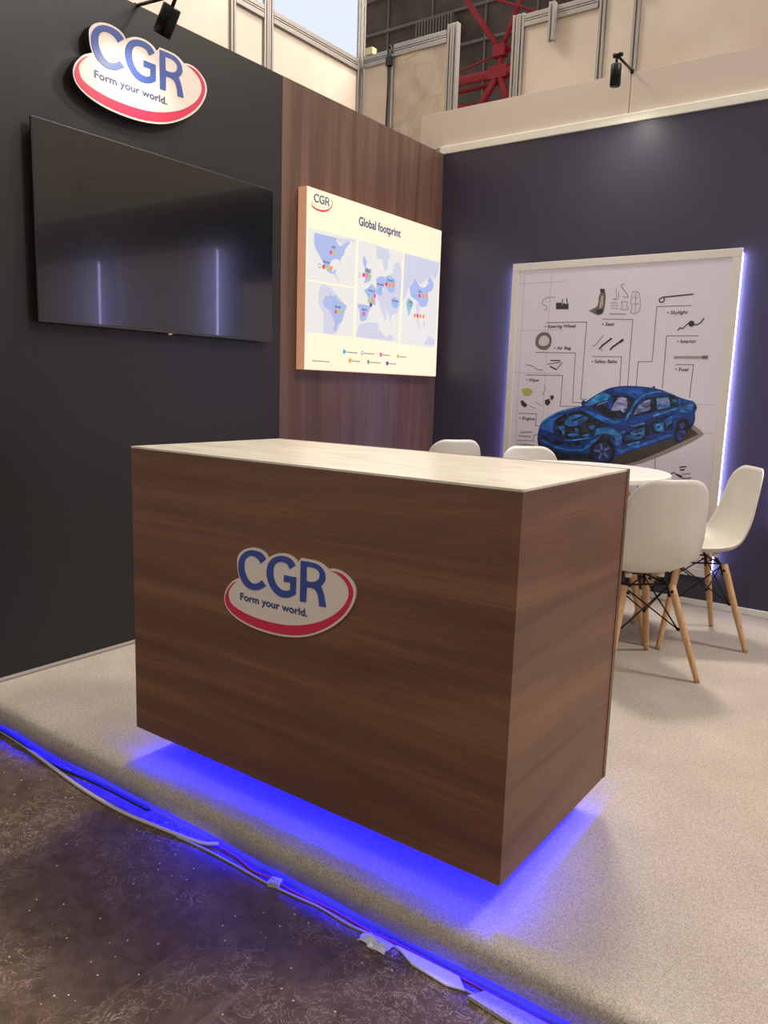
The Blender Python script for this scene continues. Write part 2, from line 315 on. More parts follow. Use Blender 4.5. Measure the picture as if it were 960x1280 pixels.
CAR=[('shadow2',1,[(-1381,801),(-1259,703),(-1009,696),(-786,739),(-631,805),(-516,866),(-452,905),(-406,942),(-442,974),(-535,991),(-831,840),(-1216,812)]),('shadow',1,[(-1339,803),(-1261,722),(-1010,710),(-801,751),(-658,816),(-546,877),(-486,912),(-435,941),(-466,964),(-534,978),(-831,840),(-1216,812)]),('body',1,[(-1363,899),(-1356,929),(-1345,957),(-1311,988),(-1262,1017),(-1201,1041),(-1146,1055),(-1103,1064),(-1075,1092),(-1029,1125),(-984,1152),(-939,1173),(-893,1183),(-836,1188),(-758,1186),(-702,1180),(-647,1170),(-603,1155),(-548,1133),(-505,1121),(-476,1114),(-461,1096),(-456,1080),(-462,1053),(-459,1016),(-469,983),(-485,961),(-499,939),(-517,905),(-537,893),(-554,903),(-591,900),(-675,867),(-756,834),(-851,801),(-873,791),(-899,749),(-1001,752),(-1026,762),(-1137,765),(-1232,769),(-1297,782),(-1341,797),(-1359,826),(-1365,868)]),('dark',1,[(-1362,850),(-1299,806),(-1201,788),(-1040,790),(-1008,844),(-990,764),(-1136,752),(-1262,749),(-1336,779)]),('roof',1,[(-926,1156),(-881,1174),(-836,1178),(-757,1175),(-674,1166),(-754,1139),(-786,1119),(-832,1137)]),('hi',1,[(-1341,942),(-1279,984),(-1199,1020),(-1150,1035),(-1211,1008),(-1256,976),(-1273,940),(-1263,899),(-1306,911),(-1342,921)]),('dark2',1,[(-1256,976),(-1199,1014),(-1120,1035),(-1034,1028),(-936,992),(-969,962),(-1003,931),(-1025,907),(-1095,874),(-1188,868),(-1247,894),(-1259,935)]),('mid',1,[(-1187,986),(-1155,1008),(-1106,1016),(-1056,1001),(-1067,980),(-1132,947),(-1181,945),(-1201,961)]),('dark',1,[(-1156,980),(-1093,1006),(-1082,1001),(-1146,972)]),('mid',1,[(-1124,930),(-1109,934),(-1104,914),(-1116,910)]),('mid',1,[(-1211,919),(-1198,920),(-1193,891),(-1206,890)]),('brown',1,[(-1244,947),(-1129,912),(-1134,903),(-1247,935)]),('brown',1,[(-1102,961),(-1030,976),(-1032,930),(-1086,909)]),('screen',1,[(-1086,1071),(-1040,1108),(-983,1144),(-933,1134),(-940,1111),(-1008,1086),(-1061,1066)]),('dark2',1,[(-1055,1066),(-1008,1083),(-939,1108),(-924,1134),(-832,1129),(-786,1119),(-830,1037),(-850,1008),(-908,1002),(-879,1006),(-937,1009),(-1011,1040)]),('body',1,[(-946,1116),(-917,1123),(-918,1061),(-935,1049)]),('seat',1,[(-923,1044),(-903,1095),(-876,1113),(-833,1106),(-832,1065),(-860,1052)]),('seat',1,[(-894,1118),(-865,1124),(-836,1117),(-841,1109),(-882,1110)]),('hi',1,[(-1109,1053),(-1010,1026),(-925,996),(-855,991),(-923,970),(-1008,1000),(-1083,1037)]),('dark2',1,[(-800,1016),(-787,1066),(-751,1109),(-703,1130),(-596,1142),(-557,1121),(-550,1086),(-664,1055),(-745,1029)]),('win',1,[(-792,1027),(-778,1064),(-748,1101),(-705,1120),(-701,1056),(-745,1038)]),('win',1,[(-673,1125),(-606,1134),(-594,1081),(-662,1062)]),('screen',1,[(-665,1123),(-609,1132),(-605,1120),(-661,1112)]),('hi2',1,[(-587,1123),(-565,1116),(-561,1105),(-584,1107)]),('hi2',1,[(-838,997),(-824,1031),(-790,1100),(-753,1134),(-689,1159),(-636,1164),(-592,1150),(-591,1145),(-635,1157),(-689,1151),(-747,1128),(-781,1094),(-812,1029),(-827,998)]),('hi',1,[(-555,1124),(-544,1119),(-538,1086),(-549,1084)]),('hi2',1,[(-684,1032),(-584,1069),(-508,1097),(-506,1088),(-584,1059),(-680,1020)]),('dark',1,[(-815,931),(-717,1000),(-704,938),(-733,886),(-832,854),(-852,883)]),('dark',1,[(-699,987),(-581,1026),(-564,967),(-638,936),(-680,925)]),('mid',1,[(-674,983),(-621,997),(-619,942),(-663,948)]),('mid',1,[(-804,932),(-722,964),(-726,908),(-778,888)]),('hi',1,[(-622,1008),(-582,1037),(-576,999),(-609,987)]),('hi2',1,[(-802,971),(-725,989),(-721,981),(-801,960)]),('hi2',1,[(-816,863),(-744,885),(-740,877),(-809,851)]),('hi',1,[(-853,824),(-594,930),(-572,923),(-846,807)]),('mid',1,[(-892,881),(-875,888),(-845,833),(-858,815)]),('mid',1,[(-1003,937),(-956,946),(-891,938),(-848,906),(-853,827),(-881,882),(-929,907),(-976,898),(-1010,873)]),('hi2',1,[(-966,922),(-908,937),(-878,927),(-889,912),(-941,909)]),('hi2',1,[(-1348,954),(-1311,987),(-1262,1016),(-1200,1038),(-1145,1052),(-1109,1059),(-1109,1056),(-1145,1046),(-1200,1031),(-1258,1009),(-1307,978),(-1341,945)]),('mid',1,[(-1237,936),(-1206,946),(-1193,932),(-1217,919)]),('screen',1,[(-1210,914),(-1192,918),(-1188,909),(-1206,903)]),('screen',1,[(-1131,936),(-1118,938),(-1113,908),(-1122,907)]),('dark',1,[(-1178,939),(-1100,943),(-1106,937),(-1174,932)]),('mid',1,[(-1052,946),(-1023,959),(-1004,949),(-1026,930)]),('hi2',1,[(-1003,931),(-986,944),(-982,933),(-996,920)]),('mid',1,[(-1172,898),(-1135,906),(-1097,900),(-1121,889),(-1164,887)]),('hi',1,[(-1085,895),(-1049,908),(-1031,904),(-1060,890)]),('dark',1,[(-1044,848),(-1022,872),(-977,907),(-930,913),(-894,898),(-880,876),(-904,886),(-940,892),(-975,884),(-1009,859),(-1025,837)]),('win',1,[(-1008,1077),(-945,1102),(-941,1097),(-1001,1072)]),('dark',1,[(-857,1052),(-870,1038),(-858,1027),(-832,1025),(-837,1053),(-849,1058)]),('seat',1,[(-865,1052),(-843,1057),(-839,1039),(-856,1041)]),('dark',1,[(-792,1027),(-746,1045),(-700,1059),(-700,1054),(-745,1036),(-789,1021)]),('dark',1,[(-749,1085),(-721,1077),(-702,1082),(-702,1078),(-723,1072),(-749,1078)]),('seat',1,[(-740,1104),(-710,1113),(-706,1094),(-733,1088)]),('hi',1,[(-662,1093),(-629,1089),(-597,1096),(-595,1084),(-628,1078),(-659,1072)]),('seat',1,[(-653,1118),(-611,1122),(-607,1109),(-646,1102)]),('screen',1,[(-853,929),(-833,941),(-827,930),(-843,915)]),('mid',1,[(-831,907),(-792,921),(-785,910),(-818,897)]),('dark',1,[(-773,928),(-738,947),(-735,913),(-762,901)]),('hi2',1,[(-783,919),(-742,935),(-736,922),(-740,905),(-773,897),(-768,905),(-746,912),(-744,921),(-747,927),(-779,913)]),('hi',1,[(-829,891),(-785,905),(-781,896),(-826,882)]),('screen',1,[(-663,978),(-648,990),(-630,977),(-634,953),(-655,949),(-645,963)]),('dark',1,[(-654,973),(-641,980),(-637,966),(-648,960)]),('hi2',1,[(-607,987),(-579,1005),(-575,997),(-603,976)]),('dark',1,[(-676,1008),(-623,1024),(-582,1040),(-581,1034),(-623,1018),(-673,1001)]),('mid',1,[(-533,1082),(-493,1100),(-472,1098),(-479,1068),(-509,1051),(-541,1055)]),('hi2',1,[(-542,1071),(-502,1088),(-476,1089),(-501,1081),(-536,1065)]),('dark',1,[(-720,1003),(-707,1009),(-694,927),(-710,915)]),('rim',1,[(-530,991),(-517,996),(-512,984),(-522,973)]),('tire',1,[(-1026,762),(-1029,820),(-1009,862),(-969,885),(-928,884),(-896,858),(-881,813),(-889,767),(-917,749),(-989,753)]),('rim',1,[(-1008,780),(-1009,821),(-990,851),(-962,864),(-925,856),(-903,829),(-900,789),(-918,760),(-965,757),(-995,761)]),('spoke',0,[(-951,823),(-961,857),(-971,855),(-963,820)]),('spoke',0,[(-965,817),(-1000,819),(-1001,808),(-966,805)]),('spoke',0,[(-964,803),(-976,769),(-966,765),(-953,798)]),('spoke',0,[(-950,799),(-923,776),(-916,785),(-942,808)]),('spoke',0,[(-942,811),(-913,831),(-919,840),(-948,822)]),('tire',1,[(-555,973),(-547,1006),(-522,1021),(-495,1014),(-489,977),(-499,939),(-516,900),(-537,893),(-557,908)]),('rim2',1,[(-545,925),(-542,947),(-522,962),(-500,955),(-501,928),(-517,905),(-535,901)]),('rim2',1,[(-533,996),(-515,1000),(-506,984),(-520,965),(-534,975)]),('dark',1,[(-535,942),(-521,948),(-517,935),(-530,929)]),('dark',1,[(-519,927),(-508,938),(-507,927),(-518,916)]),('dark',1,[(-1342,888),(-1270,862),(-1187,847),(-1198,834),(-1282,842),(-1342,864)]),('dark',1,[(-1180,846),(-1083,867),(-1047,875),(-1093,841),(-1154,827)]),('hi2',1,[(-1200,861),(-1114,872),(-1041,887),(-1047,880),(-1113,864),(-1187,855)]),('hi',1,[(-1335,857),(-1236,824),(-1153,811),(-1079,822),(-1022,867),(-976,903),(-970,896),(-1014,850),(-1072,808),(-1152,798),(-1241,810),(-1327,844)]),('mir',1,[(-1099,1091),(-1085,1101),(-1072,1086),(-1089,1070),(-1099,1074)]),('mir',1,[(-705,1180),(-689,1191),(-681,1179)]),('dark',1,[(-471,1103),(-458,1091),(-454,1077),(-461,1064),(-467,1085)]),('dark',1,[(-485,961),(-469,983),(-460,1016),(-474,1005),(-492,977)])]
LEAD=[[(-1352,1544),(-1105,1542),(-1108,1104),(-1072,1105)],[(-1409,1371),(-1160,1368),(-1157,1084),(-1095,1083)],[(-1466,1237),(-1229,1238),(-1232,1058),(-1114,1062)],[(-1500,1005),(-1381,1007),(-1383,936),(-1353,935)],[(-1498,838),(-1391,844),(-1388,879),(-1367,881)],[(-1011,1556),(-839,1550),(-839,1186)],[(-1055,1348),(-887,1347),(-883,1182)],[(-533,1615),(-713,1615),(-713,1322),(-790,1321),(-790,1190)],[(-483,1457),(-647,1459),(-646,1179)],[(-584,1307),(-493,1307),(-498,1135)],[(-654,822),(-635,525)],[(-737,681),(-728,515)]]
PTEXT=[('• Steering Wheel',(-1362,1513),(-1172,1513)),('• Air Bag',(-1295,1388),(-1190,1387)),('• Wiper',(-1462,1199),(-1375,1201)),('• Engine',(-1494,968),(-1391,970)),('• Lighting',(-1501,807),(-1383,810)),('• Seat',(-1012,1519),(-942,1518)),('• Safety Belts',(-1059,1312),(-910,1313)),('• Skylight',(-655,1573),(-548,1572)),('• Interior',(-589,1421),(-492,1421)),('• Fuel',(-587,1273),(-519,1276))]
ICON=[('g1',0,[(-1301,1657),(-1268,1656),(-1263,1640),(-1251,1655),(-1239,1647),(-1222,1647),(-1220,1616),(-1298,1619)]),('g1',6,[(-1262,1648),(-1261,1675)]),('g1',6,[(-1229,1647),(-1236,1677)]),('g3',5,[(-1308,1687),(-1353,1688),(-1381,1675),(-1385,1652),(-1362,1639),(-1357,1621),(-1374,1618)]),('g2',0,[(-1097,1605),(-1048,1629),(-1044,1677),(-1035,1699),(-1011,1704),(-1003,1690),(-1004,1625),(-1014,1588),(-1044,1579)]),('g1',0,[(-1040,1724),(-1012,1722),(-1010,1701),(-1035,1699)]),('g4',0,[(-1036,1633),(-1029,1684),(-1017,1686),(-1017,1632),(-1035,1614)]),('g1',0,[(-1055,1608),(-1016,1613),(-1011,1592),(-1045,1582)]),('g3',5,[(-904,1743),(-919,1737),(-910,1719),(-885,1692),(-876,1671),(-902,1676)]),('g3',4,[(-853,1698),(-826,1697),(-810,1675),(-804,1604),(-824,1583),(-854,1588),(-849,1619),(-858,1641),(-853,1698)]),('g3',4,[(-846,1669),(-821,1668)]),('g3',4,[(-850,1634),(-813,1633)]),('g3',4,[(-833,1690),(-829,1590)]),('g3',4,[(-948,1724),(-941,1673),(-958,1664),(-931,1663),(-931,1702)]),('g3',4,[(-972,1644),(-934,1642)]),('g3',4,[(-971,1629),(-928,1628)]),('g3',4,[(-967,1615),(-930,1613)]),('g3',4,[(-911,1647),(-878,1646),(-879,1623),(-869,1606),(-911,1607),(-903,1624),(-911,1647)]),('g3',7,[(-970,1583),(-883,1580)]),('g1',7,[(-686,1663),(-530,1673)]),('g1',6,[(-686,1663),(-702,1654),(-698,1640),(-682,1638),(-676,1649),(-682,1663)]),('g1',6,[(-589,1489),(-580,1500),(-566,1497),(-547,1516),(-528,1529),(-502,1515),(-480,1523),(-468,1539),(-462,1546)]),('g1',0,[(-538,1524),(-529,1537),(-512,1533),(-506,1515),(-519,1504),(-534,1510)]),('g3',14,[(-592,1345),(-443,1346)]),('g2',18,[(-443,1346),(-432,1346)]),('g2',0,[(-1417,1436),(-1407,1470),(-1374,1489),(-1334,1482),(-1313,1448),(-1320,1405),(-1349,1385),(-1389,1392),(-1412,1413)]),('bg',0,[(-1396,1436),(-1384,1461),(-1360,1470),(-1334,1457),(-1327,1433),(-1339,1414),(-1368,1408),(-1389,1417)]),('g3',5,[(-1060,1407),(-1044,1410),(-1001,1466)]),('g1',10,[(-1017,1392),(-1000,1411),(-953,1447)]),('g1',10,[(-952,1388),(-938,1403),(-894,1435)]),('g3',5,[(-998,1381),(-1022,1396)]),('g1',14,[(-897,1432),(-888,1438)]),('g2',4,[(-1470,1298),(-1430,1292),(-1393,1272),(-1358,1266)]),('g1',6,[(-1311,1324),(-1252,1324)]),('g2',5,[(-1327,1302),(-1252,1315)]),('g1',8,[(-1309,1288),(-1274,1273)]),('g2',5,[(-1273,1269),(-1238,1312)]),('yel',0,[(-1491,1150),(-1447,1160),(-1415,1145),(-1427,1117),(-1471,1111)]),('g2',3,[(-1340,1178),(-1334,1155),(-1349,1123)]),('g1',0,[(-1492,1078),(-1478,1086),(-1444,1059),(-1454,1042),(-1479,1051)]),('g1',0,[(-1331,1092),(-1304,1100),(-1294,1077),(-1310,1058),(-1329,1068)]),('g1',0,[(-1302,1116),(-1280,1122),(-1274,1106),(-1290,1090)]),('g3',4,[(-1389,1074),(-1353,1059)]),('g3',4,[(-1431,1053),(-1386,1039)]),('g3',8,[(-1479,889),(-1407,896)]),('g3',8,[(-1489,867),(-1410,868)]),('g1',7,[(-514,757),(-484,763)]),('g1',8,[(-509,743),(-492,745)]),('g1',6,[(-595,697),(-581,703),(-566,697),(-565,682)]),('g1',10,[(-525,715),(-503,709)]),('g1',5,[(-560,712),(-547,725),(-525,712),(-495,699),(-453,704)]),('g2',4,[(-497,721),(-458,727)])]

# ------------------------------------------------------------ setting
XL, YB, ZT = -2.144, 3.04, 2.60
FZ = -0.10
def struct(name, bm, m, parent=None, smooth=False):
    o = obj(name, bm, m, parent, smooth)
    if not parent: o['kind'] = 'structure'
    return o
struct('floor', B((-9, -7, FZ-.2), (9, 14, FZ)), M['concrete'])
# raised booth floor: carpet wrapped over the front edge
bm = bmesh.new()
prof = [(YB+.0, 0), (-.030, 0), (-.045, -.002), (-.056, -.008), (-.063, -.018), (-.066, -.032), (-.064, -.072), (-.0615, -.073), (-.0605, -.060), (YB, -.060)]
xs = [XL-.4+i*(3.6-XL+.4)/60 for i in range(61)]
rows = []
for i, x in enumerate(xs):
    wv = .0025*math.sin(x*5.1)+.0018*math.sin(x*13.7+1)
    rows.append([bm.verts.new((x, y+(wv if .0 > z > -.073 else 0), z+(wv*.7 if z < -.07 and y < 0 else 0))) for y, z in prof])
for a, b in zip(rows, rows[1:]):
    for k in range(len(prof)):
        k2 = (k+1) % len(prof)
        f = bm.faces.new((a[k], b[k], b[k2], a[k2])); f.smooth = k < 7 and k > 0
bm.faces.new(rows[0]); bm.faces.new(rows[-1][::-1])
bmesh.ops.recalc_face_normals(bm, faces=bm.faces)
tag(struct('floor', bm, M['carpet']), 'light grey carpet laid over the raised booth platform, wrapped down its front edge')
struct('trim_1', B((XL-.4, -.054, FZ), (3.6, -.040, -.060)), M['board_grey'])
strip = obj('light_strip', B((XL-.4, -.0575, -.0706), (3.6, -.0542, -.0650)), M['edge_led'])
tag(strip, 'blue LED strip glowing under the carpeted platform edge', 'light strip')

wl = struct('wall_left', B((XL-.08, -.30, 0), (XL, YB+.05, ZT)), M['black_wall'])
o = obj('wood_panel', B((XL, 1.563, .0), (XL+.006, YB, ZT)), M['wall_wood'], wl)
o['label'] = 'walnut wood-grain panel beside the black wall panel'
o = obj('black_panel', B((XL, -.30, .0), (XL+.005, 1.560, ZT)), M['black_wall'], wl)
struct('baseboard_left', B((XL+.006, -.30, 0), (XL+.030, YB-.015, .010), .003), M['strip_grey'])
wb = struct('wall_back', B((XL, YB, 0), (3.6, YB+.02, ZT)), M['navy_wall'])
struct('baseboard_back', B((XL+.006, YB-.014, 0), (3.6, YB, .034), .003), M['trim_white'])
struct('trim_2', B((XL-.02, YB-.012, ZT), (3.6, YB+.06, ZT+.045), .004), M['trim_white'])
up = struct('wall_upper', B((-2.335, YB+.022, ZT-.6), (3.6, YB+.075, ZT+.262)), M['cream_board'])
for a, b in ((-2.33, -.972), (-.968, .90), (.904, 2.76)):
    obj('board', B((a, YB+.012, ZT+.045), (b, YB+.024, ZT+.262), .001), M['cream_board'], up)

# ------------------------------------------------------------ counter
WC, DC, CB = 1.231, .612, .101
CT = CB+.85
ct = empty('reception_counter', (-WC/2, DC/2, 0), label='dark walnut reception counter floating over blue light with a cream stone top', cat='counter')
inv = Matrix.Translation((WC/2, -DC/2, 0))
def cpart(name, lo, hi, m, bev=0, parent=None):
    o = obj(name, B(lo, hi, bev), m, parent or ct)
    if not parent: o.matrix_parent_inverse = inv
    return o
def mitre(name, pts):
    bm = bmesh.new(); z0, z1 = CB, CT-.0045
    lo = [bm.verts.new((x, y, z0)) for x, y in pts]; hi = [bm.verts.new((x, y, z1)) for x, y in pts]
    bm.faces.new(lo[::-1]); bm.faces.new(hi)
    for k in range(4): bm.faces.new((lo[k], lo[(k+1) % 4], hi[(k+1) % 4], hi[k]))
    bmesh.ops.recalc_face_normals(bm, faces=bm.faces)
    o = obj(name, bm, M['counter_wood'], ct); o.matrix_parent_inverse = inv
DE = DC-.012
mitre('front_panel', [(-WC, 0), (0, 0), (-.018, .018), (-WC+.018, .018)])
mitre('side_panel', [(0, .0003), (0, DE), (-.018, DE), (-.018, .0183)])
mitre('side_panel', [(-WC, .0003), (-WC+.018, .0183), (-WC+.018, DE), (-WC, DE)])
cpart('back_panel', (-WC, DC-.010, CB), (.002, DC+.006, CT+.001), M['counter_wood'])
cpart('bottom_panel', (-WC+.0185, .0185, CB+.086), (-.0185, DC-.012, CB+.100), M['white'])
cpart('countertop', (-WC, .0, CT-.0045), (0, DC-.011, CT+.001), M['marble'], .0006)
cpart('metal_trim', (-.0005, DC-.0118, CB+.02), (.0025, DC-.0102, CT), M['chrome'])
bm = bmesh.new(); tube(bm, [(-.012, DC+.006, .885), (-.012, DC+.014, .885), (-.012, DC+.020, .885), (-.012, DC+.030, .885), (-.012, DC+.033, .885)], [.007, .008, .013, .013, .008], 16)
o = obj('knob', bm, mat('brass', (196, 140, 70), .3, .8), ct); o.matrix_parent_inverse = inv; o['label'] = 'brass knob on the back edge'
cpart('plinth', (-WC+.22, .20, 0), (-.22, DC-.16, CB+.086), M['white'])
led = [((-WC+.024, .026, 0), (-.024, .040, 0)), ((-.040, .042, 0), (-.026, DC-.10, 0)), ((-WC+.026, .042, 0), (-WC+.040, DC-.10, 0))]
for lo, hi in led:
    cpart('light_strip', (lo[0], lo[1], CB+.080), (hi[0], hi[1], CB+.086), M['blue_led'])

# ------------------------------------------------------------ round-cornered oval emblem with the three letters
def logo(root, fr, s, thick, side_m, plate_m=None, glow=False):
    """s scales the counter emblem (metres per 0.1 mm unit = 1e-4*s)"""
    k = 1e-4*s; L = {n: [(a*k, b*k) for a, b in v] for n, v in LOGO.items()}
    O, U, V, N = fr
    bm = bmesh.new(); pl = smooth_corner(L['plate'], 3, 38)
    poly(bm, fr, [pl], thick, 0)
    bm2 = bmesh.new(); poly(bm2, fr, [pl], thick-.0002, 0, thick-.0002)
    obj('edge_body', bm2, side_m, root)
    obj('face_plate', bm, plate_m or M['emblem_white'], root)
    bm = bmesh.new(); poly(bm, fr, [smooth_corner(L['crescent'], 3, 60)], thick+.0012, 0, .0012)
    obj('crescent', bm, M['emblem_red'], root)
    for n, hole in (('C', None), ('G', None), ('R', 'Rhole')):
        bm = bmesh.new(); lp = [smooth_corner(L[n], 3, 50)]
        if hole: lp.append(smooth_corner(L[hole], 3, 50))
        poly(bm, fr, lp, thick+.0016, 0, .0016); obj('letter', bm, M['emblem_blue'], root)
    bm = bmesh.new()
    text(bm, fr, 'Form your world.', (-1571*k, -424*k), 2300*k, 178*k, thick+.0006, 0, 0, 0, 2.5*k*5)
    obj('slogan', bm, M['emblem_text'], root)['kind'] = 'stuff'
M['emblem_white'] = mat('emblem_white', (226, 214, 202), .45)
M['emblem_red'] = mat('emblem_crimson', (206, 40, 78), .45)
M['emblem_blue'] = mat('emblem_blue', (52, 76, 152), .45)
M['emblem_text'] = mat('emblem_slate', (70, 78, 120), .5)
M['edge_white'] = mat('emblem_edge', (214, 205, 196), .5)
M['edge_black'] = mat('emblem_black_edge', (30, 30, 30), .5)
X, Y, Z = Vector((1, 0, 0)), Vector((0, 1, 0)), Vector((0, 0, 1))
e1 = empty('company_emblem', (-.6214, 0, .6278), label='white oval CGR emblem with crimson swoosh fixed to the counter front', cat='sign')
logo(e1, (Vector((0, -.0005, 0)), X, Z, -Y), 1.0, .005, M['edge_white'])
e2 = empty('company_emblem', (XL+.005, .735, 2.316), label='large white oval CGR emblem lit by a spotlight above the television', cat='sign')
logo(e2, (Vector((.0005, 0, 0)), Y, Z, X), 1.46, .040, M['edge_black'])

# ------------------------------------------------------------ television
tv = empty('television', (XL+.005, .857, 1.695), label='large black flat television, switched off, on the black wall', cat='television')
W2, H2 = .612, .356
obj('casing', B((.0, -W2+.03, -H2+.03), (.034, W2-.03, H2-.03), .004), M['black_plastic'], tv)
obj('bezel', B((.030, -W2, -H2), (.0385, W2, H2), .002), M['black_plastic'], tv)
obj('screen', B((.0385, -W2+.004, -H2+.010), (.0392, W2-.004, H2-.004)), M['screen'], tv)
obj('chin', B((.0385, -W2+.002, -H2+.001), (.0398, W2-.002, -H2+.008)), M['chrome_dark'] if 'chrome_dark' in M else mat('dark_gloss', (70, 68, 64), .3, .5), tv)
o = obj('sensor_light', B((.034, -.028, -H2-.008), (.041, .004, -H2+.001), .002), M['black_plastic'], tv)
obj('badge', B((.041, -.020, -H2-.005), (.0415, -.004, -H2-.001)), mat('badge_silver', (190, 180, 175), .3), o)
obj('standby_lamp', B((.041, -.022, -H2-.0078), (.0415, -.014, -H2-.0055)), emitter('standby_red', (1, .05, .03), 1.5), o)

# ------------------------------------------------------------ backlit map panel
MX = -2.08
bx = empty('map_lightbox', (XL+.006, 2.32, 1.667), label='cream backlit panel with a world map headed Global footprint, on the wood panel', cat='sign')
M['fabric_edge'] = mat('peach_fabric_edge', (222, 164, 130), .7, emit=.38)
M['lightface'] = mat('backlit_cream', (255, 240, 208), .5, emit=.86, film=.25)
def pm_(name, c, e=.88): M[name] = mat(name, c, .6, emit=e, film=.2)
for n, c in dict(sea=(228, 226, 222), pale=(204, 206, 222), land=(168, 182, 226), teal=(146, 190, 206), pink=(236, 84, 140), lime=(176, 206, 70), ring=(140, 168, 170),
                 red=(232, 66, 84), orange=(246, 150, 70), salmon=(240, 128, 110), sky=(120, 190, 222), cyan=(64, 168, 210), green=(70, 176, 110), navy=(52, 66, 150), teal2=(90, 180, 180),
                 ink=(56, 78, 120), inkgrey=(140, 140, 140), mred=(214, 60, 100)).items(): pm_('map_'+n, c)
y0, y1, z0, z1 = 1.685-2.32, 2.955-2.32, 1.216-1.667, 2.118-1.667
dx = MX-(XL+.006)
obj('box_body', B((0, y0, z0), (dx-.001, y1, z1), .002), M['fabric_edge'], bx)
obj('light_face', B((dx-.001, y0+.001, z0+.001), (dx, y1-.001, z1-.001)), M['lightface'], bx)
frM = (Vector((dx, -2.32, -1.667)), Y, Z, X)
cols = []; mi = {}
def idx(n):
    if n not in mi: mi[n] = len(cols); cols.append(M[n])
    return mi[n]
bm = bmesh.new(); d = .0002
for c, sm, pts in MAP:
    d += .00003
    P_ = [(a/1000, b/1000) for a, b in pts]
    poly(bm, frM, [smooth_corner(P_, 3, 55) if sm else P_], d, idx('map_'+c))
o = obj('printed_map', bm, cols, bx); o['kind'] = 'stuff'; o['label'] = 'printed pale blue map of four regions'
cols = []; mi = {}; bm = bmesh.new()
for c, a, b in DOTS:
    d += .00002; r_ = .0125 if b < 1400 else .0120
    poly(bm, frM, [disc(a/1000, b/1000, r_)], .0016+d-.0010, idx('map_'+c))
    if c == 'ring': poly(bm, frM, [disc(a/1000, b/1000, .008)], .0017+d-.0010, idx('map_sea'))
obj('coloured_dots', bm, cols, bx)['kind'] = 'stuff'
cols = []; mi = {}; bm = bmesh.new()
text(bm, frM, 'Global footprint', (2.108, 2.004), .395, .044, .0026, idx('map_ink'), 0, 0, .0018)
for s, a, b in MTEXT: text(bm, frM, s, (a[0]/1000, a[1]/1000), (b[0]-a[0])/1000, .011, .0027, idx('map_ink'), 0, 0, .0006)
k = 1e-4*.39; Oc = Vector((1.800-.0, 2.054, 0))
for n, c in (('crescent', 'map_mred'),): poly(bm, frM, [[(1.803+a*k, 2.054+b*k) for a, b in LOGO[n]]], .0024, idx(c))
for n, hl in (('C', None), ('G', None), ('R', 'Rhole')):
    lp = [[(1.803+a*k*1.05, 2.054+b*k*1.05) for a, b in smooth_corner(LOGO[n], 2)]]
    if hl: lp.append([(1.803+a*k*1.05, 2.054+b*k*1.05) for a, b in LOGO[hl]])
    poly(bm, frM, lp, .0026, idx('map_ink'))
text(bm, frM, 'Form your world.', (1.742, 2.034), .082, .006, .0026, idx('map_inkgrey'))
# captions too small to read in the photograph: short broken strokes
for c, a, b in DOTS[-7:]:
    x = a/1000+.020
    for q in (0.014, .024, .012, .018)[: 4 if a % 2 else 3]:
        stroke(bm, frM, [(x, b/1000-.001), (x+q, b/1000-.001)], .006, .0026, idx('map_inkgrey')); x += q+.008
x = 1.744
for q in (.012, .020, .016, .026, .018, .014):
    stroke(bm, frM, [(x, 1.263), (x+q, 1.263)], .005, .0026, idx('map_inkgrey')); x += q+.006
obj('lettering', bm, cols, bx)['kind'] = 'stuff'

# ------------------------------------------------------------ framed poster with exploded parts and a blue see-through car
PC = -.9465
M['poster_face'] = mat('poster_paper', (224, 218, 230), .42)
ps = empty('framed_poster', (PC, YB, 1.25), label='tall white framed poster of car parts around a blue see-through car, lit from behind', cat='poster')
zt, zb, xa, xb = 1.892-1.25, .17-1.25, -1.590-PC, -.303-PC
yf = -.045; fw = .043
obj('frame', B((xa, yf, zt-fw), (xb, -.026, zt), .003), M['frame_white'], ps)
obj('frame', B((xa, yf, zb), (xb, -.026, zb+fw), .003), M['frame_white'], ps)
obj('frame', B((xa, yf, zb+fw), (xa+fw, -.026, zt-fw), .003), M['frame_white'], ps)
obj('frame', B((xb-fw, yf, zb+fw), (xb, -.026, zt-fw), .003), M['frame_white'], ps)
obj('backing', B((xa+.03, -.024, zb+.03), (xb-.03, 0, zt-.03)), M['white'], ps)
obj('poster_sheet', B((xa+fw-.002, -.037, zb+fw-.002), (xb-fw+.002, -.024, zt-fw+.002)), M['poster_face'], ps)
for sx in (-1, 1):
    xe = xa if sx < 0 else xb
    obj('light_strip', B((xe-.006 if sx > 0 else xe+.001, -.0255, zb+.02), (xe-.001 if sx > 0 else xe+.006, -.010, zt-.02)), M['side_led'], ps)
poster_copy = copy_tree(ps); poster_copy.location = (.01+.6435, YB, 1.55)  # both lit copies added out of view for the lines reflected in the television
tag(poster_copy, 'added out-of-view plain white framed panel lit from behind, next to the right of the car poster')
poster_copy = copy_tree(ps); poster_copy.location = (1.58+.6435, YB, 1.55)
tag(poster_copy, 'added out-of-view plain white framed panel lit from behind, furthest right on the dark blue wall')
frP = (Vector((-PC, -.0372, -1.25)), X, Z, -Y)
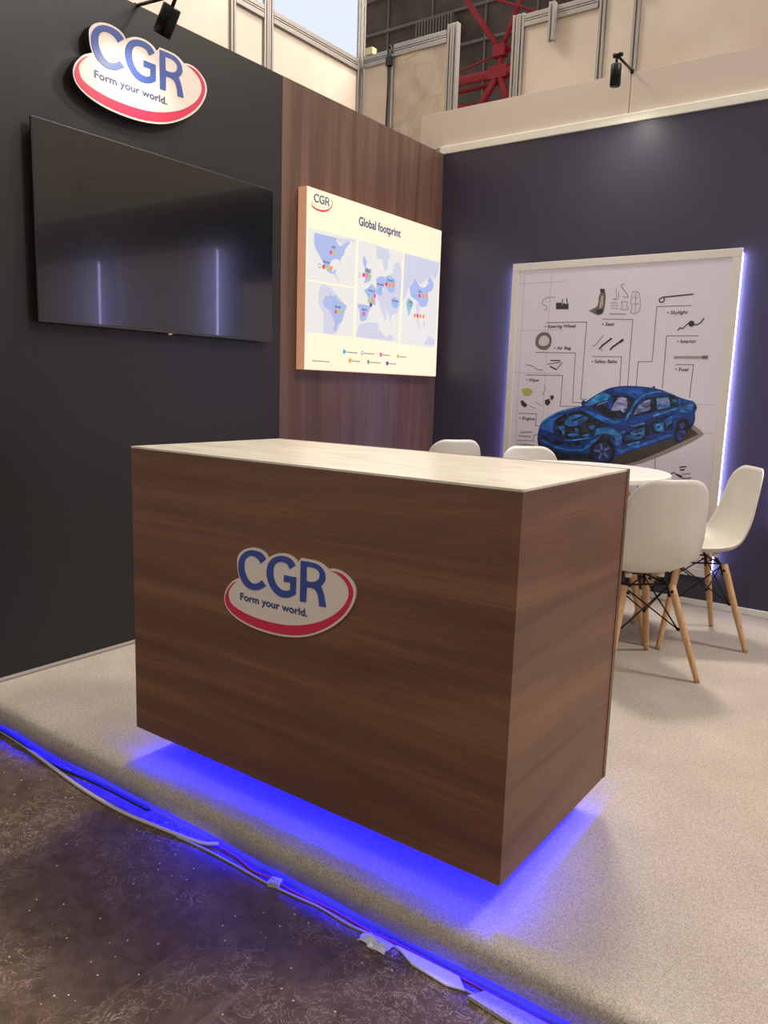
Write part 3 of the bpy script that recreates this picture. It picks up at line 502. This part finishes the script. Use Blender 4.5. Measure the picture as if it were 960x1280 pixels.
pc = dict(shadow=(70, 60, 52), shadow2=(150, 140, 138), body=(24, 60, 138), dark=(18, 26, 48), dark2=(28, 32, 46), roof=(34, 80, 164), hi=(42, 104, 190), hi2=(60, 130, 196), mid=(48, 104, 174),
          brown=(58, 52, 44), screen=(48, 140, 206), seat=(140, 146, 192), win=(118, 134, 186), tire=(20, 22, 30), rim=(36, 50, 92), spoke=(96, 118, 168), rim2=(50, 62, 138), mir=(34, 54, 96),
          g1=(62, 58, 54), g2=(112, 106, 96), g3=(160, 152, 150), g4=(180, 174, 158), bg=(212, 202, 204), yel=(190, 178, 110), line=(112, 106, 110), ptext=(70, 66, 70), grid=(190, 182, 190))
for n, c in pc.items():
    M['print_'+n] = m = mat('print_'+n, c, .45)
    if n in ('body', 'hi', 'hi2', 'mid', 'roof', 'dark', 'dark2', 'win', 'seat', 'screen', 'brown', 'rim', 'rim2', 'tire'):
        # printed halftone variation inside each tone of the picture
        t_, N_, L_, b_ = nt(m); v_ = coords(N_, L_, (16, 16, 34) if n not in ('dark', 'dark2', 'brown') else (34, 34, 26))
        q = noise(N_, L_, v_, 1, 3, .5, 1.0); lo_ = tuple(x*.70 for x in c); hi_ = tuple(min(255, x*1.22+6) for x in c)
        if n in ('dark', 'dark2', 'brown'): hi_ = (34, 66, 108)
        r_ = ramp(N_, L_, q.outputs[0], [(.34, lo_), (.5, c), (.66, hi_)]); L_.new(r_.outputs[0], b_.inputs['Base Color'])
cols = []; mi = {}; bm = bmesh.new(); d = .0002
for c, sm, pts in CAR:
    d += .00005; P_ = [(a/1000, b/1000) for a, b in pts]
    poly(bm, frP, [smooth_corner(P_, 3, 70) if sm else P_], d, idx('print_'+c))
o = obj('printed_car', bm, cols, ps); o['kind'] = 'stuff'; o['label'] = 'printed blue see-through saloon car'
cols = []; mi = {}; bm = bmesh.new()
for x in (-1.512, -1.34): stroke(bm, frP, [(x, .4), (x, 1.84)], .003, .00012, idx('print_grid'))
for z in (1.775, 1.86, 1.5, 1.25): stroke(bm, frP, [(-1.545, z), (-1.25, z)], .003, .00012, idx('print_grid'))
for z in (.95, 1.10): stroke(bm, frP, [(-.75, z), (-.36, z)], .003, .00012, idx('print_grid'))
for pts in LEAD: stroke(bm, frP, [(a/1000, b/1000) for a, b in pts], .0042, .00016, idx('print_line'))
o = obj('leader_lines', bm, cols, ps); o['kind'] = 'stuff'
cols = []; mi = {}; bm = bmesh.new()
for s, a, b in PTEXT: text(bm, frP, s, (a[0]/1000, a[1]/1000), (b[0]-a[0])/1000, .0175, .0003, idx('print_ptext'), math.atan2(0, 1), .12, .0008)
obj('lettering', bm, cols, ps)['kind'] = 'stuff'
cols = []; mi = {}; bm = bmesh.new(); d = .0002
for c, wd, pts in ICON:
    d += .00003; P_ = [(a/1000, b/1000) for a, b in pts]
    if wd: stroke(bm, frP, catmull(P_, 3, False) if len(P_) > 3 else P_, wd/1000, d, idx('print_'+c))
    else: poly(bm, frP, [smooth_corner(P_, 2, 60)], d, idx('print_'+c))
obj('printed_parts', bm, cols, ps)['kind'] = 'stuff'

# ------------------------------------------------------------ moulded chairs with dowel legs
def shell_bm():
    prof = [(.232, .418), (.226, .436), (.205, .447), (.15, .447), (.08, .438), (.0, .430), (-.07, .430), (-.13, .442), (-.175, .475), (-.203, .525), (-.222, .59),
            (-.232, .66), (-.240, .73), (-.246, .79), (-.249, .828)]
    hw = [.182, .190, .198, .205, .210, .213, .213, .211, .208, .202, .194, .184, .174, .164, .156]
    rise = [.0, .004, .010, .022, .034, .044, .052, .058, .062, .062, .056, .048, .040, .034, .030]
    full = catmull([(a, b, c, d) for (a, b), c, d in zip(prof, hw, rise)], 5, False)
    S = [0]
    for p, q in zip(full, full[1:]): S.append(S[-1]+math.hypot(q[0]-p[0], q[1]-p[1]))
    tot = S[-1]
    def at(s):
        s = min(max(s, 0), tot)
        for i in range(len(S)-1):
            if s <= S[i+1]: break
        t = (s-S[i])/(S[i+1]-S[i]); p = [full[i][c]*(1-t)+full[i+1][c]*t for c in range(4)]
        ty, tz = full[i+1][0]-full[i][0], full[i+1][1]-full[i][1]; l = math.hypot(ty, tz)
        return p, (-(-tz)/l*-1, -ty/l)   # normal towards the sitter
    nu, nv = 28, 40; bm = bmesh.new(); G = []
    rf, rb = .10, .085
    for i in range(nu+1):
        u = -1+2*i/nu; u = math.copysign(abs(u)**.8, u) if abs(u) > 0 else 0
        def ins(r, w_):
            x = abs(u)*w_
            return 0 if x <= w_-r else r*(1-math.sqrt(max(0, 1-((x-(w_-r))/r)**2)))
        s0, s1 = ins(rf, .185), tot-ins(rb, .158); row = []
        for j in range(nv+1):
            s = s0+(s1-s0)*j/nv; p, n = at(s)
            k_ = abs(u)**2.4*p[3]
            ny, nz = n
            if nz < 0 and abs(nz) > abs(ny): ny, nz = -ny, -nz
            if ny < 0: ny = -ny
            row.append(bm.verts.new((u*p[2]*(1-.02*abs(u)), p[0]+ny*k_, p[1]+max(nz, 0)*k_)))
        G.append(row)
    for i in range(nu):
        for j in range(nv):
            f = bm.faces.new((G[i][j], G[i+1][j], G[i+1][j+1], G[i][j+1])); f.smooth = True
    bm.normal_update()
    bmesh.ops.solidify(bm, geom=bm.faces[:], thickness=.0055)
    for f in bm.faces: f.smooth = True
    return bm
def make_chair(label):
    t = empty('dining_chair', label=label, cat='chair', group='white shell chairs around the round table')
    obj('seat_shell', shell_bm(), M['shell'], t)
    F, Tp, H = .199, .104, .385
    def lp(sx, sy, z): k_ = z/H; q = F+(Tp-F)*k_; return Vector((sx*q, sy*q, z))
    for sx in (-1, 1):
        for sy in (-1, 1):
            bm = bmesh.new(); tube(bm, [lp(sx, sy, 0), lp(sx, sy, .02), lp(sx, sy, .2), lp(sx, sy, .33), lp(sx, sy, H)], [.0105, .0115, .0145, .0155, .0145], 12)
            lg = obj('leg', bm, M['leg_wood'], t)
            bm = bmesh.new(); a = lp(sx, sy, .345)
            tube(bm, [a+Vector((-sx*.012, -sy*.012, -.012)), a+Vector((-sx*.018, -sy*.018, .03)), Vector((sx*.078, sy*.078, .402)), Vector((sx*.070, sy*.070, .420))], .0065, 8)
            q = lp(sx, sy, .36); tube(bm, [q+Vector((-.018*sx, .018*sy, 0)), q+Vector((.018*sx, -.018*sy, 0))], .0055, 8)
            obj('bracket', bm, M['black_metal'], lg)
            bm = bmesh.new(); q = lp(sx, sy, .205); tube(bm, [q+Vector((-.020*sx, -.020*sy, 0)), q+Vector((-.011*sx, -.011*sy, 0))], .007, 8)
            obj('bolt', bm, M['black_metal'], lg)
    cs = [(-1, -1), (1, -1), (1, 1), (-1, 1)]
    for i in range(4):
        a, b = cs[i], cs[(i+1) % 4]
        for p, q in ((a, b), (b, a)):
            P1 = lp(*p, .205); P1 -= Vector((P1.x, P1.y, 0)).normalized()*.024
            P2 = lp(*q, .372); P2 -= Vector((P2.x, P2.y, 0)).normalized()*.020
            obj('brace_wire', T([P1, P2], .0032, 6), M['black_metal'], t)
        obj('seat_rail', T([(a[0]*.092, a[1]*.092, .385), (b[0]*.092, b[1]*.092, .385)], .0045, 6), M['black_metal'], t)
    for sx in (-1, 1):
        for sy in (-1, 1): obj('seat_mount', T([(sx*.072, sy*.072, .412), (sx*.072, sy*.072, .430)], .014, 10), M['white'], t)
    return t
ch = make_chair('white shell chair on beech legs seen from behind, nearest the counter')
def place(o, x, y, fx, fy, label=None):
    o.location = (x, y, 0); o.rotation_euler = (0, 0, math.atan2(fy, fx)-PI/2)
    if label: o['label'] = label
place(ch, -.331, 1.801, -.733, .68)
place(copy_tree(ch), -.255, 2.402, -.82, -.57, 'white shell chair at the right of the table, facing left beside the dark blue wall')
place(copy_tree(ch), -1.13, 2.59, .72, -.69, 'white shell chair behind the table, its back top before the left side of the poster')
c3 = copy_tree(ch); c3.scale = (1.03, 1.03, 1.03)
place(c3, -1.84, 2.64, -.85, .53, 'white shell chair beyond the counter in front of the wood panel corner')

# ------------------------------------------------------------ round table
tb = empty('round_table', (-.81, 2.244, 0), math.radians(0), label='round white table between the four shell chairs', cat='table')
bm = bmesh.new(); TH = .7735; R_ = .45
prof = [(0, TH), (R_-.006, TH), (R_-.001, TH-.003), (R_, TH-.008), (R_-.001, TH-.020), (R_-.010, TH-.026), (0, TH-.026)]
n = 96; rings = []
for r_, z in prof:
    rings.append([bm.verts.new((r_*math.cos(2*PI*k/n), r_*math.sin(2*PI*k/n), z)) for k in range(n)] if r_ else [bm.verts.new((0, 0, z))])
for a, b in zip(rings, rings[1:]):
    for k in range(n):
        if len(a) == 1: bm.faces.new((a[0], b[k], b[(k+1) % n]))
        elif len(b) == 1: bm.faces.new((a[k], b[0], a[(k+1) % n]))
        else: bm.faces.new((a[k], b[k], b[(k+1) % n], a[(k+1) % n]))
bmesh.ops.recalc_face_normals(bm, faces=bm.faces)
obj('tabletop', bm, M['table_white'], tb)
a0 = math.atan2(2.124-2.244, -.315+.81)
for k in range(4):
    a = a0+k*PI/2; c_, s_ = math.cos(a), math.sin(a)
    bm = bmesh.new(); tube(bm, [(c_*.46, s_*.46, 0), (c_*.40, s_*.40, .20), (c_*.30, s_*.30, .55), (c_*.26, s_*.26, .70)], [.012, .0165, .019, .018], 12)
    lg = obj('leg', bm, M['leg_wood'], tb)
    bm = bmesh.new(); tube(bm, [(c_*.30, s_*.30, .55), (c_*.235, s_*.235, .66), (c_*.22, s_*.22, TH-.026)], .008, 8); obj('bracket', bm, M['black_metal'], lg)
for k in range(4):
    a = a0+k*PI/2; b = a+PI/2; ca, sa, cb_, sb = math.cos(a), math.sin(a), math.cos(b), math.sin(b)
    obj('brace_wire', T([(ca*.35, sa*.35, .37), (cb_*.27, sb*.27, .66)], .004, 6), M['black_metal'], tb)
    obj('brace_wire', T([(cb_*.35, sb*.35, .37), (ca*.27, sa*.27, .66)], .004, 6), M['black_metal'], tb)
    obj('table_rail', T([(ca*.235, sa*.235, TH-.034), (cb_*.235, sb*.235, TH-.034)], .008, 6), M['black_metal'], tb)

# ------------------------------------------------------------ arm spotlights
def arm_spot(base, joint, aim, label, power, angle, ln=.105, rad=.027):
    base, joint, aim = Vector(base), Vector(joint), Vector(aim)
    t = empty('arm_spotlight', base, label=label, cat='spotlight', group='black arm spotlights on the booth walls')
    J = joint-base; A = (aim-joint).normalized()
    obj('arm', T([(0, 0, 0), J], .0065, 10), M['black_metal'], t)
    bm = bmesh.new(); tube(bm, [J-X*.018, J+X*.020], .012, 12); tube(bm, [J+X*.020, J+X*.030], .009, 10); obj('joint', bm, M['black_metal'], t)
    obj('neck', T([J, J+A*.045], .007, 10), M['black_metal'], t)
    a = J+A*.042; b = J+A*(.042+ln)
    bm = bmesh.new(); tube(bm, [a, a+A*.003, b-A*.004, b, b-A*.006], [rad*.9, rad, rad, rad*.93, rad*.86], 28); hd = obj('lamp_head', bm, M['black_metal'], t)
    obj('lens', T([b-A*.0059, b-A*.0020], rad*.85, 24), M['purple_edge'], hd)
    obj('clamp', B((-.008, -.008, -.014), (.008, .008, .008), .002), M['black_metal'], t)
    p = base+b+A*.004
    spot('spotlight_beam', p, p+A, power, (1.0, .93, .80), angle, 1.0, .022)
arm_spot((-.966, 3.052, 2.868), (-.945, 2.76, 2.845), (-.945, 2.77, 1.2), 'black cylinder spotlight on an arm above the framed poster', 16, 168)
arm_spot((XL-.02, .745, 2.606), (-1.84, .685, 2.545), (-2.13, .655, 2.10), 'black cylinder spotlight on an arm over the large emblem', 6, 130, .105, .034)
arm_spot((1.45, 3.052, 2.868), (1.46, 2.76, 2.845), (1.45, 2.84, 1.2), 'added out-of-view black cylinder spotlight on an arm, further right along the back wall', 16, 150)  # unseen lamp added to carry the row of wall spots on

# ------------------------------------------------------------ neighbouring stands in aluminium frames
def post(root, x, y, z0, z1, wd=.04, dp=.04):
    """grooved extrusion"""
    bm = bmesh.new(); g = .006
    for i in range(max(1, round(wd/.04))):
        cx = x-wd/2+.02+i*.04; 
        box(bm, (cx-.019, y-dp/2, z0), (cx-.004, y+dp/2, z1), .002); box(bm, (cx+.004, y-dp/2, z0), (cx+.019, y+dp/2, z1), .002)
    obj('post', bm, M['alu'], root)
def post_y(root, x, y, z0, z1, wd=.04):
    bm = bmesh.new()
    for i in range(max(1, round(wd/.04))):
        cy = y-wd/2+.02+i*.04
        box(bm, (x-.02, cy-.019, z0), (x+.02, cy-.004, z1), .002); box(bm, (x-.02, cy+.004, z0), (x+.02, cy+.019, z1), .002)
        box(bm, (x-.016, cy-.006, z0), (x+.010, cy+.006, z1))
    obj('post', bm, M['alu'], root)
def rail_x(root, x0, x1, y, z0, z1):
    bm = bmesh.new(); h = z1-z0
    for a, b in ((0, .38), (.44, .56), (.62, 1)): box(bm, (x0, y-.02, z0+h*a), (x1, y+.02, z0+h*b), .002)
    box(bm, (x0, y-.012, z0+.004), (x1, y+.016, z1-.004)); obj('rail', bm, M['alu'], root)
def rail_y(root, x, y0, y1, z0, z1):
    bm = bmesh.new(); h = z1-z0
    for a, b in ((0, .38), (.44, .56), (.62, 1)): box(bm, (x-.02, y0, z0+h*a), (x+.02, y1, z0+h*b), .002)
    box(bm, (x-.016, y0, z0+.004), (x+.012, y1, z1-.004)); obj('rail', bm, M['alu'], root)
NX, NY = -3.0, 3.25
pa = empty('partition_wall', (NX, 1.5, FZ), label='neighbouring stand wall of beige panels and a bright backlit panel behind the left wall', cat='partition')
pinv = Matrix.Translation((-NX, -1.5, -FZ))
root_objs = []
def fixp(root, inv_):
    for c in root.children: c.matrix_parent_inverse = inv_
for y, wd in ((3.245, .08), (2.33, .08), (2.04, .04), (1.05, .04), (.06, .04)):
    post_y(pa, NX, y, FZ, 4.6, wd)
rail_y(pa, NX, 2.372, 3.205, 3.31, 3.385); rail_y(pa, NX, 2.062, 2.288, 3.31, 3.385)
for a, b in ((2.372, 3.205), (2.062, 2.288)):
    obj('panel', B((NX-.006, a, 1.2), (NX+.004, b, 3.31)), M['panel'], pa)
    o = obj('backlit_panel', B((NX-.006, a, 3.385), (NX+.004, b, 4.3)), M['sky_panel'], pa); o['label'] = 'glowing pale blue-white panel'
for a, b in ((1.072, 2.018), (.082, 1.028)): obj('panel', B((NX-.006, a, 1.2), (NX+.004, b, 4.5)), M['panel'], pa)
fixp(pa, pinv)
pb = empty('partition_wall', (-2.6, NY, FZ), label='short stained beige partition in an aluminium frame behind the booth corner', cat='partition')
post(pb, -2.72, NY, FZ, 3.40); post(pb, -2.235, NY, FZ, 3.455, .08)
rail_x(pb, -2.955, -2.742, NY, 3.325, 3.40); rail_x(pb, -2.698, -2.278, NY, 3.35, 3.425)
obj('panel', B((-2.955, NY-.004, 1.2), (-2.742, NY+.006, 3.325)), M['panel'], pb)
obj('panel', B((-2.698, NY-.004, 1.2), (-2.278, NY+.006, 3.35)), M['panel_dirty'], pb)
bm = bmesh.new(); poly(bm, (Vector((0, NY-.0042, 0)), X, Z, -Y), [smooth_corner([(-2.672, 3.345), (-2.62, 3.350), (-2.56, 3.352), (-2.485, 3.362), (-2.52, 3.340), (-2.575, 3.322), (-2.64, 3.318), (-2.668, 3.328)], 3)], .002, 0, .002)
o = obj('torn_patch', bm, M['yellow_wood'], pb); o['label'] = 'pale torn patch under the top rail'
fixp(pb, Matrix.Translation((2.6, -NY, -FZ)))
pd = empty('partition_wall', (0, NY, FZ), label='long beige partition in aluminium posts rising behind the back wall', cat='partition')
post(pd, -1.765, NY, FZ, 3.40, .08); rail_x(pd, -1.725, -1.262, NY, 3.32, 3.39)
post(pd, -1.53, NY-.042, 3.19, 3.40); post(pd, -1.235, NY, FZ, 4.3); post(pd, -1.035, NY, FZ, 4.3)
obj('panel', B((-1.725, NY-.004, 1.2), (-1.256, NY+.006, 3.32)), M['panel'], pd)
obj('panel', B((-1.213, NY-.004, 1.2), (-1.057, NY+.006, 4.2)), M['panel'], pd)
obj('panel', B((-1.013, NY-.004, 1.2), (.95, NY+.006, 4.2)), M['panel'], pd); post(pd, .972, NY, FZ, 4.3)
obj('panel', B((.994, NY-.004, 1.2), (2.95, NY+.006, 4.2)), M['panel'], pd); post(pd, 2.972, NY, FZ, 4.3)
fixp(pd, Matrix.Translation((0, -NY, -FZ)))
# small leftovers on the partitions
tag(obj('wood_block', B((-2.93, NY-.03, 3.40), (-2.87, NY+.02, 3.445), .003), M['yellow_wood']), 'small pale wood block on top of the short partition rail', 'block')
bm = bmesh.new(); tube(bm, catmull([(-2.735, NY-.026, 2.6), (-2.738, NY-.026, 2.9), (-2.73, NY-.028, 3.2), (-2.735, NY-.03, 3.38), (-2.72, NY-.028, 3.42), (-2.705, NY-.026, 3.37)], 5, False), .006, 8)
cbl = tag(obj('power_cable', bm, M['black_plastic']), 'dark cable running down the short partition post', 'cable')
obj('cable_clamp', B((-2.745, NY-.045, 3.29), (-2.70, NY-.018, 3.35), .003), M['black_plastic'], cbl)
bm = bmesh.new(); box(bm, (-1.05, NY-.05, 3.33), (-1.005, NY-.02, 3.50), .004); tag(obj('socket_box', bm, M['black_plastic']), 'small black box on the partition post right of the spotlight', 'box')

# ------------------------------------------------------------ hall shell far behind and its red steel
fw_ = struct('wall_far', B((-30, 16.0, FZ), (14, 16.2, 15.5)), M['cladding'])
for z in (6.2, 7.0, 7.75, 8.5, 9.285, 10.08, 10.9, 11.7, 12.5):
    obj('purlin', B((-30, 15.93, z-.03), (14, 16.0, z+.03)), M['purlin'], fw_)
for x in (-16.2, -14.85, -13.5, -12.17, -10.83, -9.33, -8.0, -6.7): obj('sheet_joint', B((x-.02, 15.96, 4), (x+.02, 16.0, 15)), M['purlin'], fw_)
rb_ = empty('ribbed_vent', (-10.57, 15.8, 9.4), label='grey ribbed sheet box on the dark far wall above the short partition', cat='vent')
obj('housing', B((-.52, -.1, -.02), (.52, .12, .52), .01), M['ribbed'], rb_)
for i in range(13): obj('rib', B((-.52+i*.082, -.16, .0), (-.48+i*.082, -.1, .52)), M['purlin'], rb_)
def truss(dx, label):
    t = empty('roof_truss', (-6.7+dx, 12, 6.8), label=label, cat='truss', group='red steel trusses of the hall')
    def m_(name, a, b, r): obj(name, T([a, b], r, 10), M['red_steel'], t)
    m_('chord', (-3.2, 0, .03), (3.2, 0, -.06), .085)
    m_('chord', (-3.2, .5, -.22), (-.25, .3, -.39), .05); m_('chord', (-3.2, .25, -.10), (-.1, .25, -.09), .035)
    m_('diagonal', (0, -.02, 0), (-.42, -.02, -.62), .07); m_('diagonal', (0, -.02, 0), (.22, -.02, -.62), .07)
    m_('diagonal', (-.42, .0, -.62), (-1.4, .2, -.2), .05)
    m_('upright', (0, 0, 0), (0, 0, .42), .05)
    m_('diagonal', (0, 0, .34), (-.86, 0, 1.50), .055); m_('diagonal', (0, 0, .34), (.42, 0, 1.30), .045)
    m_('diagonal', (0, 0, .34), (.9, 0, .42), .045)
    m_('tie_rod', (-.70, -.1, 1.48), (.75, -.1, .78), .022); m_('tie_rod', (-.95, .2, .26), (.0, .1, .36), .02)
    bm = bmesh.new(); box(bm, (-.12, -.10, .24), (.12, .06, .44), .01); obj('gusset_plate', bm, M['red_steel'], t)
    bm = bmesh.new(); box(bm, (-.20, -.09, -.12), (.18, .04, .10), .01); obj('gusset_plate', bm, M['red_steel'], t)
truss(0, 'red steel truss node seen between the two beige partitions')

# ------------------------------------------------------------ cables and scraps on the hall floor by the platform edge
def cable(name, pts, r, m, label, cat='cable'):
    P_ = catmull([(x, y, FZ+r+dz) for x, y, dz in pts], 6, False)
    bm = bmesh.new(); tube(bm, P_, r, 8); return tag(obj(name, bm, m), label, cat)
M['cable_grey'] = mat('grey_cable', (190, 178, 172), .5); M['cable_red'] = mat('red_cable', (150, 60, 60), .5); M['cable_pale'] = mat('pale_cable', (168, 160, 168), .5)
cable('power_cable', [(-2.35, -.064, 0), (-2.1, -.062, 0), (-1.945, -.062, 0), (-1.781, -.070, .0), (-1.611, -.087, 0), (-1.363, -.113, 0), (-1.159, -.118, 0), (-1.0, -.102, 0), (-.857, -.080, 0), (-.80, -.062, 0.01)], .0055, M['cable_grey'], 'thick pale grey cable bowing out over the brown floor at the left')
cable('power_cable', [(-2.35, -.069, .010), (-2.0, -.066, .010), (-1.80, -.072, .010), (-1.66, -.078, .002), (-1.52, -.083, 0), (-1.35, -.066, 0), (-1.1, -.062, 0)], .004, M['black_plastic'], 'thin dark cable beside the thick pale cable under the platform edge')
cable('power_cable', [(-.93, -.098, 0), (-.84, -.090, 0), (-.723, -.088, 0), (-.60, -.090, 0), (-.50, -.084, .0), (-.43, -.078, 0), (-.331, -.082, 0), (-.24, -.074, 0), (-.129, -.083, 0), (-.015, -.088, 0), (.2, -.075, 0)], .0028, M['cable_pale'], 'thin pale wire lying furthest out along the platform edge')
cable('power_cable', [(-.80, -.062, .006), (-.72, -.066, .004), (-.66, -.076, .0), (-.59, -.079, .008), (-.5, -.074, .0), (-.40, -.066, .0), (-.3, -.070, .0), (-.2, -.064, .0), (0, -.064, .0), (.3, -.064, .0)], .003, M['cable_red'], 'thin red wire running along the foot of the platform')
M['translucent'] = mat('clear_plastic', (200, 200, 214), .25)
cn = empty('wire_connector', (-.575, -.080, FZ), math.radians(18), label='small clear plastic wire connector block on the floor', cat='connector')
obj('housing', B((-.016, -.013, 0), (.016, .013, .013), .002), M['translucent'], cn)
for dx_ in (-.009, 0, .009): obj('lever', B((dx_-.003, -.020, .011), (dx_+.003, .0, .0145), .001), M['cable_pale'], cn)
bm = bmesh.new(); random.seed(3)
g = [[bm.verts.new((-.29+.075*i/7+random.uniform(-.004, .004), -.112+.034*j/4+random.uniform(-.003, .003)+.004*math.sin(i*1.3), FZ+.002+random.uniform(.002, .014)*math.sin(PI*(i+.5)/8)*(.3+math.sin(PI*j/4)))) for j in range(5)] for i in range(8)]
for i in range(7):
    for j in range(4): bm.faces.new((g[i][j], g[i+1][j], g[i+1][j+1], g[i][j+1]))
bm.normal_update(); bmesh.ops.solidify(bm, geom=bm.faces[:], thickness=-.0008)
tag(obj('plastic_wrapper', bm, M['translucent']), 'small crumpled clear plastic scrap on the brown floor', 'wrapper')
bm = bmesh.new(); pts_ = [(-.21, -.072), (-.15, -.098), (-.06, -.104), (-.035, -.096), (-.02, -.092), (-.05, -.066)]
poly(bm, (Vector((0, 0, FZ)), X, Y, Z), [pts_], .006, 0, .004); tag(obj('tape_scrap', bm, M['white']), 'flat pale tape scrap lying along the platform foot', 'tape')
bm = bmesh.new(); pts_ = [(-.008, -.103), (.014, -.070), (.5, -.066), (.5, -.120), (.1, -.112)]
poly(bm, (Vector((0, 0, FZ)), X, Y, Z), [pts_], .008, 0, .008); tag(obj('carpet_offcut', bm, M['carpet']), 'strip of grey carpet offcut on the floor at the lower right', 'carpet strip')
